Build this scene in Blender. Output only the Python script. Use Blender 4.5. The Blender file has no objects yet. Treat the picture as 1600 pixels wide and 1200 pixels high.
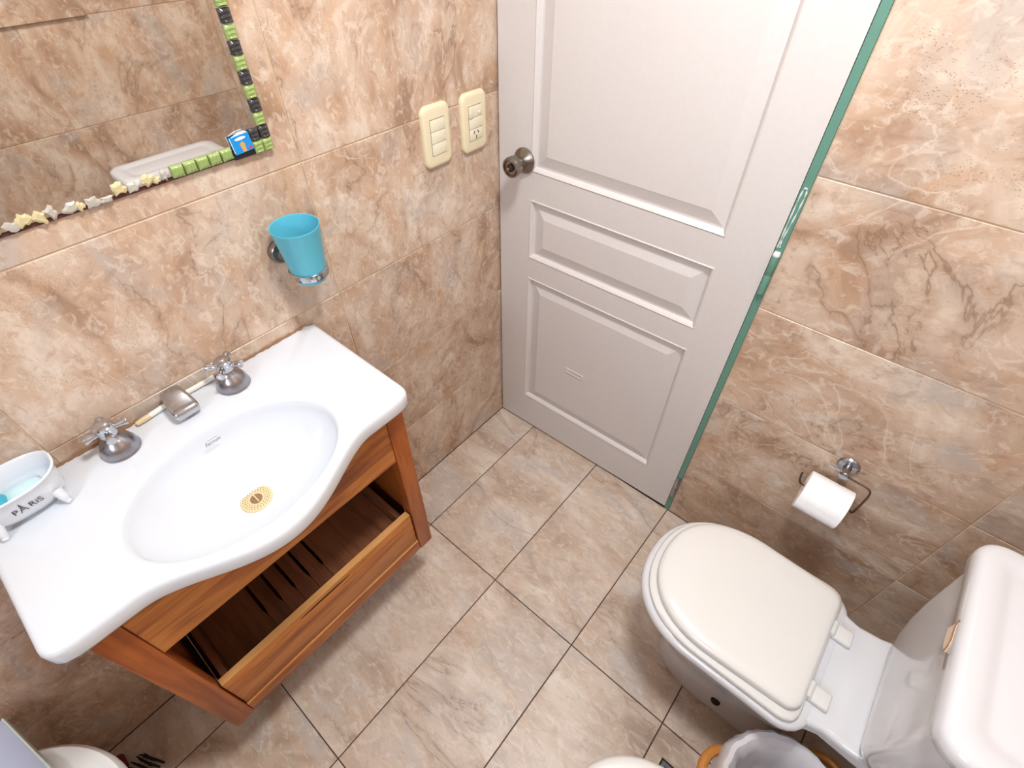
import bpy, bmesh, math, random
from mathutils import Vector, Matrix

random.seed(7)
S = bpy.context.scene
COL = S.collection

# ------------------------------------------------------------------ camera
cam_d = bpy.data.cameras.new('camera')
cam = bpy.data.objects.new('camera', cam_d)
COL.objects.link(cam)
cam_d.sensor_fit = 'HORIZONTAL'
cam_d.sensor_width = 36.0
cam_d.lens = 36.0 * 790.3 / 1600.0
cam_d.clip_start = 0.02
yaw, pit, rol = 2.2693, -0.8074, 0.0052
F = Vector((math.cos(pit) * math.cos(yaw), math.cos(pit) * math.sin(yaw), math.sin(pit)))
r = F.cross(Vector((0, 0, 1))).normalized()
u = r.cross(F)
R2 = r * math.cos(rol) + u * math.sin(rol)
U2 = -r * math.sin(rol) + u * math.cos(rol)
M = Matrix((R2, U2, -F)).transposed().to_4x4()
M.translation = Vector((0.9329, -1.0658, 1.6086))
cam.matrix_world = M
S.camera = cam

# ------------------------------------------------------------------ world, lights, exposure
RW = 1.495      # right wall
NW = -2.30      # near wall, behind the camera
CH = 2.40       # ceiling
WX0, WX1, WZ0, WZ1 = 0.664, 1.364, 1.5, 2.1      # window in the near wall

w = bpy.data.worlds.new('sky')
S.world = w
w.use_nodes = True
bg = w.node_tree.nodes['Background']
bg.inputs[0].default_value = (0.74, 0.86, 1.0, 1)
bg.inputs[1].default_value = 15.0
pd = bpy.data.lights.new('window_portal', 'AREA')
pd.shape = 'RECTANGLE'
pd.size, pd.size_y = WX1 - WX0, WZ1 - WZ0
pd.cycles.is_portal = True
po = bpy.data.objects.new('window_portal', pd)
po.location = ((WX0 + WX1) / 2, NW - 0.09, (WZ0 + WZ1) / 2)
po.rotation_euler = (math.radians(90), 0, 0)     # faces +y, into the room
COL.objects.link(po)

LAMP = (0.78, -0.60, CH)
LAMP_POWER = 18.0

S.view_settings.view_transform = 'Standard'
S.view_settings.look = 'None'
S.view_settings.gamma = 1.0
S.view_settings.use_curve_mapping = False
S.view_settings.exposure = 0.29
S.cycles.use_denoising = True
S.cycles.max_bounces = 7
S.cycles.diffuse_bounces = 4
S.cycles.use_adaptive_sampling = True
S.cycles.adaptive_threshold = 0.02
S.cycles.sample_clamp_indirect = 8.0

# ------------------------------------------------------------------ materials
MATS = {}


def lin(c):
    return tuple((x / 255 / 12.92) if x / 255 <= 0.04045 else ((x / 255 + 0.055) / 1.055) ** 2.4 for x in c) + (1,)


def mat(name, rgb, rough=0.5, metal=0.0, spec=0.5, coat=0.0, bump=None, alpha=1.0, trans=0.0, sss=0.0):
    m = bpy.data.materials.new(name)
    m.use_nodes = True
    nt = m.node_tree
    b = nt.nodes['Principled BSDF']
    col = lin(rgb)
    b.inputs['Base Color'].default_value = col
    b.inputs['Roughness'].default_value = rough
    b.inputs['Metallic'].default_value = metal
    b.inputs['Specular IOR Level'].default_value = spec
    b.inputs['Coat Weight'].default_value = coat
    b.inputs['Coat Roughness'].default_value = 0.05
    b.inputs['Alpha'].default_value = alpha
    b.inputs['Transmission Weight'].default_value = trans
    if bump:
        sc, st = bump
        tc = nt.nodes.new('ShaderNodeTexCoord')
        n = nt.nodes.new('ShaderNodeTexNoise')
        n.inputs['Scale'].default_value = sc
        n.inputs['Detail'].default_value = 4
        bp = nt.nodes.new('ShaderNodeBump')
        bp.inputs['Strength'].default_value = st
        bp.inputs['Distance'].default_value = 0.002
        nt.links.new(tc.outputs['Object'], n.inputs['Vector'])
        nt.links.new(n.outputs['Fac'], bp.inputs['Height'])
        nt.links.new(bp.outputs['Normal'], b.inputs['Normal'])
        # faint tone variation of the surface
        mx = nt.nodes.new('ShaderNodeMix')
        mx.data_type = 'RGBA'
        mx.inputs['A'].default_value = tuple(c * 0.94 for c in col[:3]) + (1,)
        mx.inputs['B'].default_value = col
        nt.links.new(n.outputs['Fac'], mx.inputs['Factor'])
        nt.links.new(mx.outputs['Result'], b.inputs['Base Color'])
    MATS[name] = m
    return m


def tile_mat(name, cols, vein, grey, rough, scale=1.0, pits=0.5):
    """mottled stone-look ceramic; pattern shifts from tile to tile"""
    m = bpy.data.materials.new(name)
    m.use_nodes = True
    nt = m.node_tree
    N = nt.nodes
    L = nt.links.new
    b = N['Principled BSDF']
    tc = N.new('ShaderNodeTexCoord')
    oi = N.new('ShaderNodeObjectInfo')
    mul = N.new('ShaderNodeMath'); mul.operation = 'MULTIPLY'; mul.inputs[1].default_value = 173.0
    L(oi.outputs['Random'], mul.inputs[0])
    cmb = N.new('ShaderNodeCombineXYZ')
    for k in range(3):
        L(mul.outputs[0], cmb.inputs[k])
    add = N.new('ShaderNodeVectorMath'); add.operation = 'ADD'
    L(tc.outputs['Object'], add.inputs[0]); L(cmb.outputs[0], add.inputs[1])
    mp = N.new('ShaderNodeMapping')
    mp.inputs['Rotation'].default_value = (0.7, 0.5, 0.6)
    mp.inputs['Scale'].default_value = (1.0, 1.9, 1.35)
    L(add.outputs[0], mp.inputs['Vector'])
    V = mp.outputs[0]

    def noise(sc, det, dist, rgh=0.6):
        n = N.new('ShaderNodeTexNoise')
        n.inputs['Scale'].default_value = sc * scale
        n.inputs['Detail'].default_value = det
        n.inputs['Distortion'].default_value = dist
        n.inputs['Roughness'].default_value = rgh
        L(V, n.inputs['Vector'])
        return n.outputs['Fac']

    def ramp(fac, stops):
        rp = N.new('ShaderNodeValToRGB')
        while len(rp.color_ramp.elements) < len(stops):
            rp.color_ramp.elements.new(0.5)
        for e, (p, c) in zip(rp.color_ramp.elements, stops):
            e.position = p
            e.color = c
        L(fac, rp.inputs[0])
        return rp.outputs[0]

    def mix(a, c, f):
        mx = N.new('ShaderNodeMix'); mx.data_type = 'RGBA'
        if isinstance(a, tuple): mx.inputs['A'].default_value = a
        else: L(a, mx.inputs['A'])
        if isinstance(c, tuple): mx.inputs['B'].default_value = c
        else: L(c, mx.inputs['B'])
        L(f, mx.inputs['Factor'])
        return mx.outputs['Result']

    def math_(op, a, c=None):
        n = N.new('ShaderNodeMath'); n.operation = op
        if isinstance(a, float): n.inputs[0].default_value = a
        else: L(a, n.inputs[0])
        if c is not None:
            if isinstance(c, float): n.inputs[1].default_value = c
            else: L(c, n.inputs[1])
        return n.outputs[0]

    W = lambda v: (v, v, v, 1)
    base = ramp(noise(3.6, 6, 0.9, 0.58), [(0.34, lin(cols[0])), (0.43, lin(cols[1])), (0.53, lin(cols[2])), (0.65, lin(cols[3]))])
    warm = ramp(noise(7.0, 5, 0.7, 0.6), [(0.50, W(0)), (0.64, W(0.55))])
    c1 = mix(base, lin(cols[4]), warm)
    g = ramp(noise(3.1, 4, 1.1, 0.5), [(0.53, W(0)), (0.66, W(0.8))])
    c1 = mix(c1, lin(grey), g)
    # brush-like mottling
    fine = ramp(noise(22, 5, 1.0, 0.65), [(0.36, W(0.42)), (0.49, W(0))])
    c2 = mix(c1, lin(cols[0]), fine)
    fine2 = ramp(noise(30, 4, 1.0, 0.6), [(0.53, W(0)), (0.64, W(0.55))])
    c2 = mix(c2, lin(cols[3]), fine2)
    # veins: thin ridges of a warped noise, shown only in places
    nv = noise(1.5, 7, 0.9, 0.56)
    rid = math_('ABSOLUTE', math_('SUBTRACT', nv, 0.5))
    line = ramp(rid, [(0.0, W(0.85)), (0.0042, W(0))])
    where = ramp(noise(2.4, 2, 0.4), [(0.48, W(0)), (0.56, W(0.8))])
    vm = math_('MULTIPLY', line, where)
    c3 = mix(c2, lin(vein), vm)
    band = math_('MULTIPLY', ramp(rid, [(0.0, W(0.55)), (0.035, W(0))]), where)
    c3 = mix(c3, lin(cols[0]), band)
    # pale streaks
    nv2 = noise(3.6, 5, 1.6, 0.5)
    rid2 = math_('ABSOLUTE', math_('SUBTRACT', nv2, 0.46))
    pale = math_('MULTIPLY', ramp(rid2, [(0.0, W(0.6)), (0.016, W(0))]), ramp(noise(2.7, 2, 0.2), [(0.5, W(0)), (0.60, W(1))]))
    c4 = mix(c3, lin(cols[3]), pale)
    # clusters of small pits
    vo = N.new('ShaderNodeTexVoronoi')
    vo.inputs['Scale'].default_value = 190
    L(V, vo.inputs['Vector'])
    pit_n = ramp(vo.outputs['Distance'], [(0.16, W(pits)), (0.32, W(0))])
    pm = math_('MULTIPLY', pit_n, ramp(noise(7.5, 4, 0.8), [(0.53, W(0)), (0.62, W(1))]))
    c5 = mix(c4, lin(vein), pm)
    L(c5, b.inputs['Base Color'])
    b.inputs['Roughness'].default_value = rough
    b.inputs['Specular IOR Level'].default_value = 0.42
    bp = N.new('ShaderNodeBump')
    bp.inputs['Strength'].default_value = 0.25
    bp.inputs['Distance'].default_value = 0.0015
    h = math_('SUBTRACT', math_('MULTIPLY', noise(26, 4, 0.5), 0.7), math_('ADD', vm, pm))
    L(h, bp.inputs['Height'])
    L(bp.outputs['Normal'], b.inputs['Normal'])
    MATS[name] = m
    return m


def wood_mat(name, a, c, d, rough=0.4, axis='Y'):
    m = bpy.data.materials.new(name)
    m.use_nodes = True
    nt = m.node_tree
    N = nt.nodes
    L = nt.links.new
    b = N['Principled BSDF']
    tc = N.new('ShaderNodeTexCoord')
    oi = N.new('ShaderNodeObjectInfo')
    mul = N.new('ShaderNodeMath'); mul.operation = 'MULTIPLY'; mul.inputs[1].default_value = 31.0
    L(oi.outputs['Random'], mul.inputs[0])
    add = N.new('ShaderNodeVectorMath'); add.operation = 'ADD'
    L(tc.outputs['Object'], add.inputs[0]); L(mul.outputs[0], add.inputs[1])
    mp = N.new('ShaderNodeMapping')
    sc = {'X': (1.6, 16, 16), 'Y': (16, 1.6, 16), 'Z': (16, 16, 1.6)}[axis]
    mp.inputs['Scale'].default_value = sc
    L(add.outputs[0], mp.inputs['Vector'])
    n = N.new('ShaderNodeTexNoise')
    n.inputs['Scale'].default_value = 1.6; n.inputs['Detail'].default_value = 6; n.inputs['Distortion'].default_value = 0.9
    L(mp.outputs[0], n.inputs['Vector'])
    rp = N.new('ShaderNodeValToRGB')
    rp.color_ramp.elements.new(0.5)
    rp.color_ramp.elements.new(0.5)
    for e, (p, k) in zip(rp.color_ramp.elements, [(0.28, d), (0.42, a), (0.56, c), (0.75, a)]):
        e.position = p; e.color = lin(k)
    L(n.outputs['Fac'], rp.inputs[0])
    n2 = N.new('ShaderNodeTexNoise')
    n2.inputs['Scale'].default_value = 7; n2.inputs['Detail'].default_value = 3
    L(mp.outputs[0], n2.inputs['Vector'])
    r2 = N.new('ShaderNodeValToRGB')
    r2.color_ramp.elements[0].position = 0.55; r2.color_ramp.elements[0].color = (0, 0, 0, 1)
    r2.color_ramp.elements[1].position = 0.75; r2.color_ramp.elements[1].color = (0.6, 0.6, 0.6, 1)
    L(n2.outputs['Fac'], r2.inputs[0])
    mx = N.new('ShaderNodeMix'); mx.data_type = 'RGBA'
    L(rp.outputs[0], mx.inputs['A']); mx.inputs['B'].default_value = lin(d)
    L(r2.outputs[0], mx.inputs['Factor'])
    L(mx.outputs['Result'], b.inputs['Base Color'])
    b.inputs['Roughness'].default_value = rough
    bp = N.new('ShaderNodeBump')
    bp.inputs['Strength'].default_value = 0.15; bp.inputs['Distance'].default_value = 0.001
    L(n.outputs['Fac'], bp.inputs['Height']); L(bp.outputs['Normal'], b.inputs['Normal'])
    MATS[name] = m
    return m


tile_mat('wall_tile', [(160, 130, 107), (189, 160, 137), (203, 179, 158), (221, 205, 188), (193, 155, 123)], (112, 82, 62), (186, 174, 164), 0.34, pits=0.42)
tile_mat('floor_tile', [(170, 147, 128), (191, 170, 152), (204, 186, 170), (217, 204, 191), (200, 173, 149)], (134, 108, 90), (190, 180, 172), 0.40, pits=0.2)
mat('wall_grout', (222, 198, 164), 0.8, bump=(60, 0.4))
mat('floor_grout', (74, 52, 40), 0.85, bump=(60, 0.4))
mat('ceiling_paint', (238, 236, 232), 0.8, bump=(30, 0.2))
mat('ceramic', (221, 225, 231), 0.10, coat=0.3, bump=(3, 0.02))
mat('ceramic_toilet', (216, 216, 219), 0.12, coat=0.3, bump=(3, 0.02))
mat('seat_plastic', (222, 220, 216), 0.28, bump=(5, 0.02))
mat('door_paint', (214, 208, 205), 0.42, bump=(90, 0.12))
mat('green_paint', (96, 142, 126), 0.42, bump=(40, 0.25))
mat('dried_white_paint', (214, 224, 222), 0.6, bump=(80, 0.6))
mat('chrome', (196, 198, 203), 0.13, 1.0, bump=(45, 0.08))
mat('chrome_worn', (168, 168, 174), 0.24, 1.0, bump=(60, 0.2))
mat('steel_dull', (150, 140, 132), 0.30, 1.0, bump=(70, 0.15))
mat('brass', (196, 160, 90), 0.3, 1.0, bump=(70, 0.1))
mat('dark_hole', (26, 22, 20), 0.8, bump=(50, 0.1))
mat('ivory_plastic', (228, 216, 182), 0.32, bump=(30, 0.05))
mat('ivory_key', (230, 222, 196), 0.30, bump=(30, 0.05))
mat('cup_plastic', (92, 184, 206), 0.35, bump=(20, 0.03))
mat('mirror_glass', (236, 234, 230), 0.015, 1.0, bump=None)
mat('mirror_back', (88, 44, 40), 0.7, bump=(90, 0.4))
mat('mosaic_green', (148, 170, 100), 0.16, coat=0.4, bump=(120, 0.5))
mat('mosaic_black', (52, 52, 54), 0.16, coat=0.4, bump=(120, 0.5))
mat('glue_cream', (208, 192, 146), 0.5, bump=(150, 0.8))
mat('glue_clear', (186, 180, 168), 0.35, bump=(150, 0.8))
mat('card_blue', (26, 142, 214), 0.4, bump=(40, 0.03))
mat('card_white', (236, 240, 246), 0.5, bump=(40, 0.03))
mat('card_tan', (206, 158, 96), 0.5, bump=(40, 0.03))
mat('card_red', (196, 70, 64), 0.5, bump=(40, 0.03))
mat('black_tape', (22, 22, 24), 0.6, bump=(60, 0.2))
mat('soap_blue', (60, 170, 196), 0.35, bump=(30, 0.2))
mat('soap_pale', (206, 236, 240), 0.3, bump=(30, 0.1))
mat('ink', (58, 54, 62), 0.6, bump=(60, 0.05))
mat('strainer_cream', (222, 205, 160), 0.5, bump=(120, 0.4))
mat('strainer_brown', (150, 112, 78), 0.6, bump=(120, 0.6))
mat('grime', (150, 108, 74), 0.85, bump=(160, 1.0))
mat('stick_white', (240, 236, 226), 0.3, bump=(40, 0.05))
mat('stick_cream', (222, 200, 160), 0.35, bump=(40, 0.05))
mat('paper', (246, 246, 248), 0.9, bump=(120, 0.3))
mat('cardboard', (196, 170, 130), 0.9, bump=(120, 0.3))
mat('wire_rust', (96, 78, 66), 0.4, 0.8, bump=(300, 0.8))
mat('wicker', (196, 128, 56), 0.55, bump=(160, 0.7))
mat('bag_plastic', (232, 230, 234), 0.3, alpha=0.8, bump=(24, 0.7))
mat('tub_plastic', (240, 242, 240), 0.3, bump=(20, 0.04))
mat('board_plastic', (196, 206, 232), 0.35, bump=(20, 0.04))
mat('board_edge', (222, 236, 230), 0.3, bump=(20, 0.04))
mat('bristle', (40, 36, 38), 0.8, bump=(200, 0.5))
mat('brush_red', (120, 34, 40), 0.4, bump=(40, 0.1))
mat('chip_clay', (226, 206, 182), 0.8, bump=(120, 0.6))
mat('lamp_metal', (225, 225, 222), 0.4, bump=(30, 0.05))
mat('window_paint', (236, 236, 234), 0.4, bump=(40, 0.1))
wood_mat('wood_y', (166, 94, 38), (196, 124, 54), (108, 56, 24), axis='Y')
wood_mat('wood_z', (158, 84, 36), (176, 98, 42), (120, 60, 27), axis='Z')
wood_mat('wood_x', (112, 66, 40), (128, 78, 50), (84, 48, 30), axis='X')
wood_mat('wood_edge', (192, 138, 82), (206, 152, 92), (164, 108, 60), axis='Y')
gl = mat('window_glass', (235, 242, 245), 0.02, trans=1.0)
gl.node_tree.nodes['Principled BSDF'].inputs['IOR'].default_value = 1.02
em = bpy.data.materials.new('lamp_glow')
em.use_nodes = True
em.node_tree.nodes['Principled BSDF'].inputs['Emission Color'].default_value = (1.0, 0.95, 0.88, 1)
em.node_tree.nodes['Principled BSDF'].inputs['Emission Strength'].default_value = 6.0
MATS['lamp_glow'] = em

# ------------------------------------------------------------------ helpers
WORLD = {}      # world origin of each object


def tag(o, label, cat, group=None, kind=None):
    o['label'] = label
    o['category'] = cat
    if group: o['group'] = group
    if kind: o['kind'] = kind
    return o


def empty(name, loc, label, cat, group=None, kind=None):
    o = bpy.data.objects.new(name, None)
    o.empty_display_size = 0.05
    o.location = loc
    COL.objects.link(o)
    WORLD[o.name] = Vector(loc)
    return tag(o, label, cat, group, kind)


def link(name, me, origin, parent):
    o = bpy.data.objects.new(name, me)
    COL.objects.link(o)
    origin = Vector(origin)
    WORLD[o.name] = origin
    if parent is not None:
        o.parent = parent
        o.location = origin - WORLD[parent.name]
    else:
        o.location = origin
    return o


def part(name, bm, material, parent=None, smooth=40, origin=None):
    """bm holds world coordinates; origin goes to the base centre of the bounds"""
    bmesh.ops.recalc_face_normals(bm, faces=bm.faces)
    vs = [v.co for v in bm.verts]
    lo = Vector([min(v[k] for v in vs) for k in range(3)])
    hi = Vector([max(v[k] for v in vs) for k in range(3)])
    if origin is None:
        origin = Vector(((lo.x + hi.x) / 2, (lo.y + hi.y) / 2, lo.z))
    bmesh.ops.translate(bm, verts=bm.verts, vec=-Vector(origin))
    me = bpy.data.meshes.new(name)
    bm.to_mesh(me)
    bm.free()
    me.materials.append(MATS[material])
    if smooth:
        me.polygons.foreach_set('use_smooth', [True] * len(me.polygons))
        me.set_sharp_from_angle(angle=math.radians(smooth))
    return link(name, me, origin, parent)


def box(bm, lo, hi, bev=0.0, seg=2):
    lo, hi = Vector(lo), Vector(hi)
    mtx = Matrix.Translation((lo + hi) / 2) @ Matrix.Diagonal(Vector((hi.x - lo.x, hi.y - lo.y, hi.z - lo.z, 1)))
    res = bmesh.ops.create_cube(bm, size=1.0, matrix=mtx)
    vs = res['verts']
    if bev:
        es = list({e for v in vs for e in v.link_edges})
        bmesh.ops.bevel(bm, geom=es, offset=bev, segments=seg, profile=0.5, affect='EDGES')
    return bm


def newbox(lo, hi, bev=0.0, seg=2):
    return box(bmesh.new(), lo, hi, bev, seg)


def loft(bm, rings, cap0=True, cap1=True):
    """rings: lists of equally many points"""
    R = [[bm.verts.new(p) for p in ring] for ring in rings]
    n = len(R[0])
    for a, b in zip(R, R[1:]):
        for i in range(n):
            j = (i + 1) % n
            bm.faces.new((a[i], a[j], b[j], b[i]))
    if cap0: bm.faces.new(R[0])
    if cap1: bm.faces.new(list(reversed(R[-1])))
    return bm


def frame_of(axis):
    z = Vector(axis).normalized()
    x = z.cross(Vector((0, 0, 1)) if abs(z.z) < 0.95 else Vector((1, 0, 0))).normalized()
    return x, z.cross(x), z


def lathe(bm, prof, c, axis=(0, 0, 1), n=32, cap0=True, cap1=True):
    """prof: (radius, height along axis)"""
    X, Y, Z = frame_of(axis)
    c = Vector(c)
    rings = []
    for rad, h in prof:
        rings.append([c + Z * h + (X * math.cos(t) + Y * math.sin(t)) * max(rad, 1e-4)
                      for t in [2 * math.pi * i / n for i in range(n)]])
    return loft(bm, rings, cap0, cap1)


def tube(bm, path, rad, n=10):
    path = [Vector(p) for p in path]
    rings = []
    px = None
    for i, p in enumerate(path):
        d = (path[min(i + 1, len(path) - 1)] - path[max(i - 1, 0)]).normalized()
        if px is None:
            px, _, _ = frame_of(d)
        px = (px - d * px.dot(d)).normalized()
        py = d.cross(px)
        rr = rad[i] if isinstance(rad, (list, tuple)) else rad
        rings.append([p + (px * math.cos(t) + py * math.sin(t)) * rr for t in [2 * math.pi * k / n for k in range(n)]])
    return loft(bm, rings)


def bezier(pts, n=8):
    """Catmull-Rom through pts"""
    P = [Vector(p) for p in pts]
    out = []
    for i in range(len(P) - 1):
        p0, p1, p2, p3 = P[max(i - 1, 0)], P[i], P[i + 1], P[min(i + 2, len(P) - 1)]
        for k in range(n):
            t = k / n
            out.append(0.5 * ((2 * p1) + (p2 - p0) * t + (2 * p0 - 5 * p1 + 4 * p2 - p3) * t * t + (3 * p1 - p0 - 3 * p2 + p3) * t ** 3))
    out.append(P[-1])
    return out


def rrect(cx, cy, hx, hy, rad, seg=6):
    """rounded rectangle outline in 2D, counter-clockwise"""
    out = []
    rad = min(rad, hx - 1e-4, hy - 1e-4)
    for sx, sy, a0 in ((1, 1, 0), (-1, 1, 90), (-1, -1, 180), (1, -1, 270)):
        for k in range(seg + 1):
            a = math.radians(a0 + 90 * k / seg)
            out.append((cx + sx * (hx - rad) + rad * math.cos(a), cy + sy * (hy - rad) + rad * math.sin(a)))
    return out


def text_part(name, s, size, material, mtx, parent, shear=0.0):
    cu = bpy.data.curves.new(name, 'FONT')
    cu.body = s
    cu.size = size
    cu.shear = shear
    cu.align_x = 'CENTER'
    cu.align_y = 'CENTER'
    cu.extrude = 0.0001
    tmp = bpy.data.objects.new('tmp_text', cu)
    COL.objects.link(tmp)
    dg = bpy.context.evaluated_depsgraph_get()
    me = bpy.data.meshes.new_from_object(tmp.evaluated_get(dg))
    bpy.data.objects.remove(tmp)
    bpy.data.curves.remove(cu)
    bm = bmesh.new()
    bm.from_mesh(me)
    bpy.data.meshes.remove(me)
    bmesh.ops.transform(bm, matrix=mtx, verts=bm.verts)
    return part(name, bm, material, parent, smooth=0)


# ------------------------------------------------------------------ room shell
def struct(name, lo, hi, material, label, cat):
    o = part(name, newbox(lo, hi), material, None, smooth=0, origin=((Vector(lo) + Vector(hi)) / 2))
    return tag(o, label, cat, kind='structure')


TT = 0.008      # tile thickness
GAP = 0.0011    # half joint
TMESH = {}


def tiles(parent, plane, us, vs, material, gap=GAP, skip=None):
    """plane: (origin, U axis, V axis, normal into room); us, vs: joint positions"""
    O, U, V, Nn = [Vector(a) for a in plane]
    for u0, u1 in zip(us, us[1:]):
        for v0, v1 in zip(vs, vs[1:]):
            if skip and skip((u0 + u1) / 2, (v0 + v1) / 2):
                continue
            key = (material, tuple(U), tuple(V), round(u1 - u0, 4), round(v1 - v0, 4))
            if key not in TMESH:
                bm = bmesh.new()
                hu, hv = (u1 - u0) / 2 - gap, (v1 - v0) / 2 - gap
                rings = []
                for ins, h in ((0, -TT), (0, -0.0012), (0.0011, 0)):
                    rings.append([U * (sx * (hu - ins)) + V * (sy * (hv - ins)) + Nn * h for sx, sy in ((-1, -1), (1, -1), (1, 1), (-1, 1))])
                loft(bm, rings)
                bmesh.ops.recalc_face_normals(bm, faces=bm.faces)
                me = bpy.data.meshes.new('tile')
                bm.to_mesh(me)
                bm.free()
                me.materials.append(MATS[material])
                TMESH[key] = me
            c = O + U * ((u0 + u1) / 2) + V * ((v0 + v1) / 2) + Nn * random.uniform(-0.0003, 0.0)
            link('tile', TMESH[key], c, parent)


rows = [0.0, 0.302, 0.599, 0.901, 1.203, 1.503, 1.803, 2.103, CH]
G = 0.0024
floor = struct('floor', (-0.1, NW - 0.1, -0.12), (RW + 0.1, 0.1, -G), 'floor_grout', 'beige stone-look tiled floor with thin dark joints', 'floor')
tiles(floor, ((0, 0, 0), (1, 0, 0), (0, -1, 0), (0, 0, 1)), [0.0, 0.164, 0.464, 0.764, 1.064, 1.364, RW],
      [0.0, 0.586, 1.196, 1.806, -NW], 'floor_tile', gap=0.0014)
wl = struct('wall_left', (-0.12, NW - 0.1, -0.01), (-G, 0.1, CH), 'wall_grout', 'beige marbled tile wall behind the sink and mirror', 'wall')
tiles(wl, ((0, 0, 0), (0, -1, 0), (0, 0, 1), (1, 0, 0)), [0.0, 0.584, 1.186, 1.786, -NW], rows, 'wall_tile')
wf = struct('wall_far', (0.768, G, -0.01), (RW + 0.1, 0.12, CH), 'wall_grout', 'brownish marbled tile wall beside the door, behind the toilet paper', 'wall')
tiles(wf, ((0, 0, 0), (1, 0, 0), (0, 0, 1), (0, -1, 0)), [0.768, 1.353, RW], rows, 'wall_tile')
wh = struct('wall_above_door', (-0.1, G, 2.06), (0.768, 0.12, CH), 'wall_grout', 'tiled wall strip above the white door', 'wall')
tiles(wh, ((0, 0, 0), (1, 0, 0), (0, 0, 1), (0, -1, 0)), [0.0, 0.153, 0.768], [2.06, 2.103, CH], 'wall_tile')
wr = struct('wall_right', (RW + G, NW - 0.1, -0.01), (RW + 0.12, 0.1, CH), 'wall_grout', 'beige marbled tile wall behind the cistern, seen in the mirror', 'wall')
zr = [0.0, 0.322, 0.622, 0.925, 1.235, 1.535, 1.835, 2.135, CH]
pr = ((RW, 0, 0), (0, -1, 0), (0, 0, 1), (-1, 0, 0))
tiles(wr, pr, [0.0, 0.617, 1.217, 1.817, -NW], zr[:5], 'wall_tile')
tiles(wr, pr, [0.0, 0.41, 1.01, 1.61, 2.21, -NW], zr[4:], 'wall_tile')
wn = struct('wall_near', (-0.1, NW - 0.12, -0.01), (WX0, NW - G, CH), 'wall_grout', 'tiled wall around the frosted window behind the photographer', 'wall')
for lo, hi in (((WX1, NW - 0.12, -0.01), (RW + 0.1, NW - G, CH)), ((WX0, NW - 0.12, -0.01), (WX1, NW - G, WZ0)), ((WX0, NW - 0.12, WZ1), (WX1, NW - G, CH))):
    part('wall_section', newbox(lo, hi), 'wall_grout', wn, smooth=0)
tiles(wn, ((0, NW, 0), (1, 0, 0), (0, 0, 1), (0, 1, 0)), [0.0, 0.164, WX0, 0.964, WX1, RW], [0, 0.3, 0.6, 0.9, 1.2, 1.5, 1.8, 2.1, CH], 'wall_tile',
      skip=lambda a, b: WX0 < a < WX1 and WZ0 < b < WZ1)
struct('ceiling', (-0.12, NW - 0.12, CH), (RW + 0.12, 0.12, CH + 0.1), 'ceiling_paint', 'plain white painted bathroom ceiling', 'ceiling')

win = empty('window_1', ((WX0 + WX1) / 2, NW - 0.06, WZ0), 'white framed daylight window high in the tiled wall', 'window', kind='structure')
bm = bmesh.new()
for lo, hi in (((WX0, NW - 0.09, WZ0), (WX1, NW - 0.04, WZ0 + 0.04)), ((WX0, NW - 0.09, WZ1 - 0.04), (WX1, NW - 0.04, WZ1)),
               ((WX0, NW - 0.09, WZ0 + 0.04), (WX0 + 0.04, NW - 0.04, WZ1 - 0.04)), ((WX1 - 0.04, NW - 0.09, WZ0 + 0.04), (WX1, NW - 0.04, WZ1 - 0.04))):
    box(bm, lo, hi, 0.003)
part('window_frame', bm, 'window_paint', win)

# ceiling lamp (its own light sits in it)
lamp = empty('ceiling_lamp', (LAMP[0], LAMP[1], CH - 0.07), 'round flush white lamp on the bathroom ceiling', 'lamp')
part('lamp_base', lathe(bmesh.new(), [(0.15, 0), (0.16, -0.01), (0.16, -0.03), (0.15, -0.035)], LAMP, n=40), 'lamp_metal', lamp)
part('lamp_diffuser', lathe(bmesh.new(), [(0.145, -0.035), (0.14, -0.05), (0.11, -0.064), (0.05, -0.07)], LAMP, n=40), 'lamp_glow', lamp)
ld = bpy.data.lights.new('lamp_light', 'AREA')
ld.shape = 'DISK'
ld.size = 0.26
ld.energy = LAMP_POWER
ld.color = (0.98, 0.99, 1.0)
lo_ = bpy.data.objects.new('lamp_light', ld)
COL.objects.link(lo_)
lo_.parent = lamp
lo_.location = (0, 0, -0.008)

# ------------------------------------------------------------------ door
door = empty('door_1', (0.76, 0.0, 0.0), 'white three-panel door with round metal knob', 'door', kind='structure')
HINGE = Vector((0.752, 0.0, 0.0))
DR = Matrix.Translation(HINGE) @ Matrix.Rotation(math.radians(1.55), 4, 'Z') @ Matrix.Translation(-HINGE)


def dpart(name, bm, m, parent=door, smooth=40):
    bmesh.ops.transform(bm, matrix=DR, verts=bm.verts)
    return part(name, bm, m, parent, smooth)


DX0, DX1, DZ0, DZ1 = 0.006, 0.750, 0.010, 2.045
DY = 0.0        # face plane
panels = [(0.112, 0.648, 0.165, 0.703), (0.108, 0.648, 0.772, 0.955), (0.122, 0.648, 1.032, 1.93)]
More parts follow.
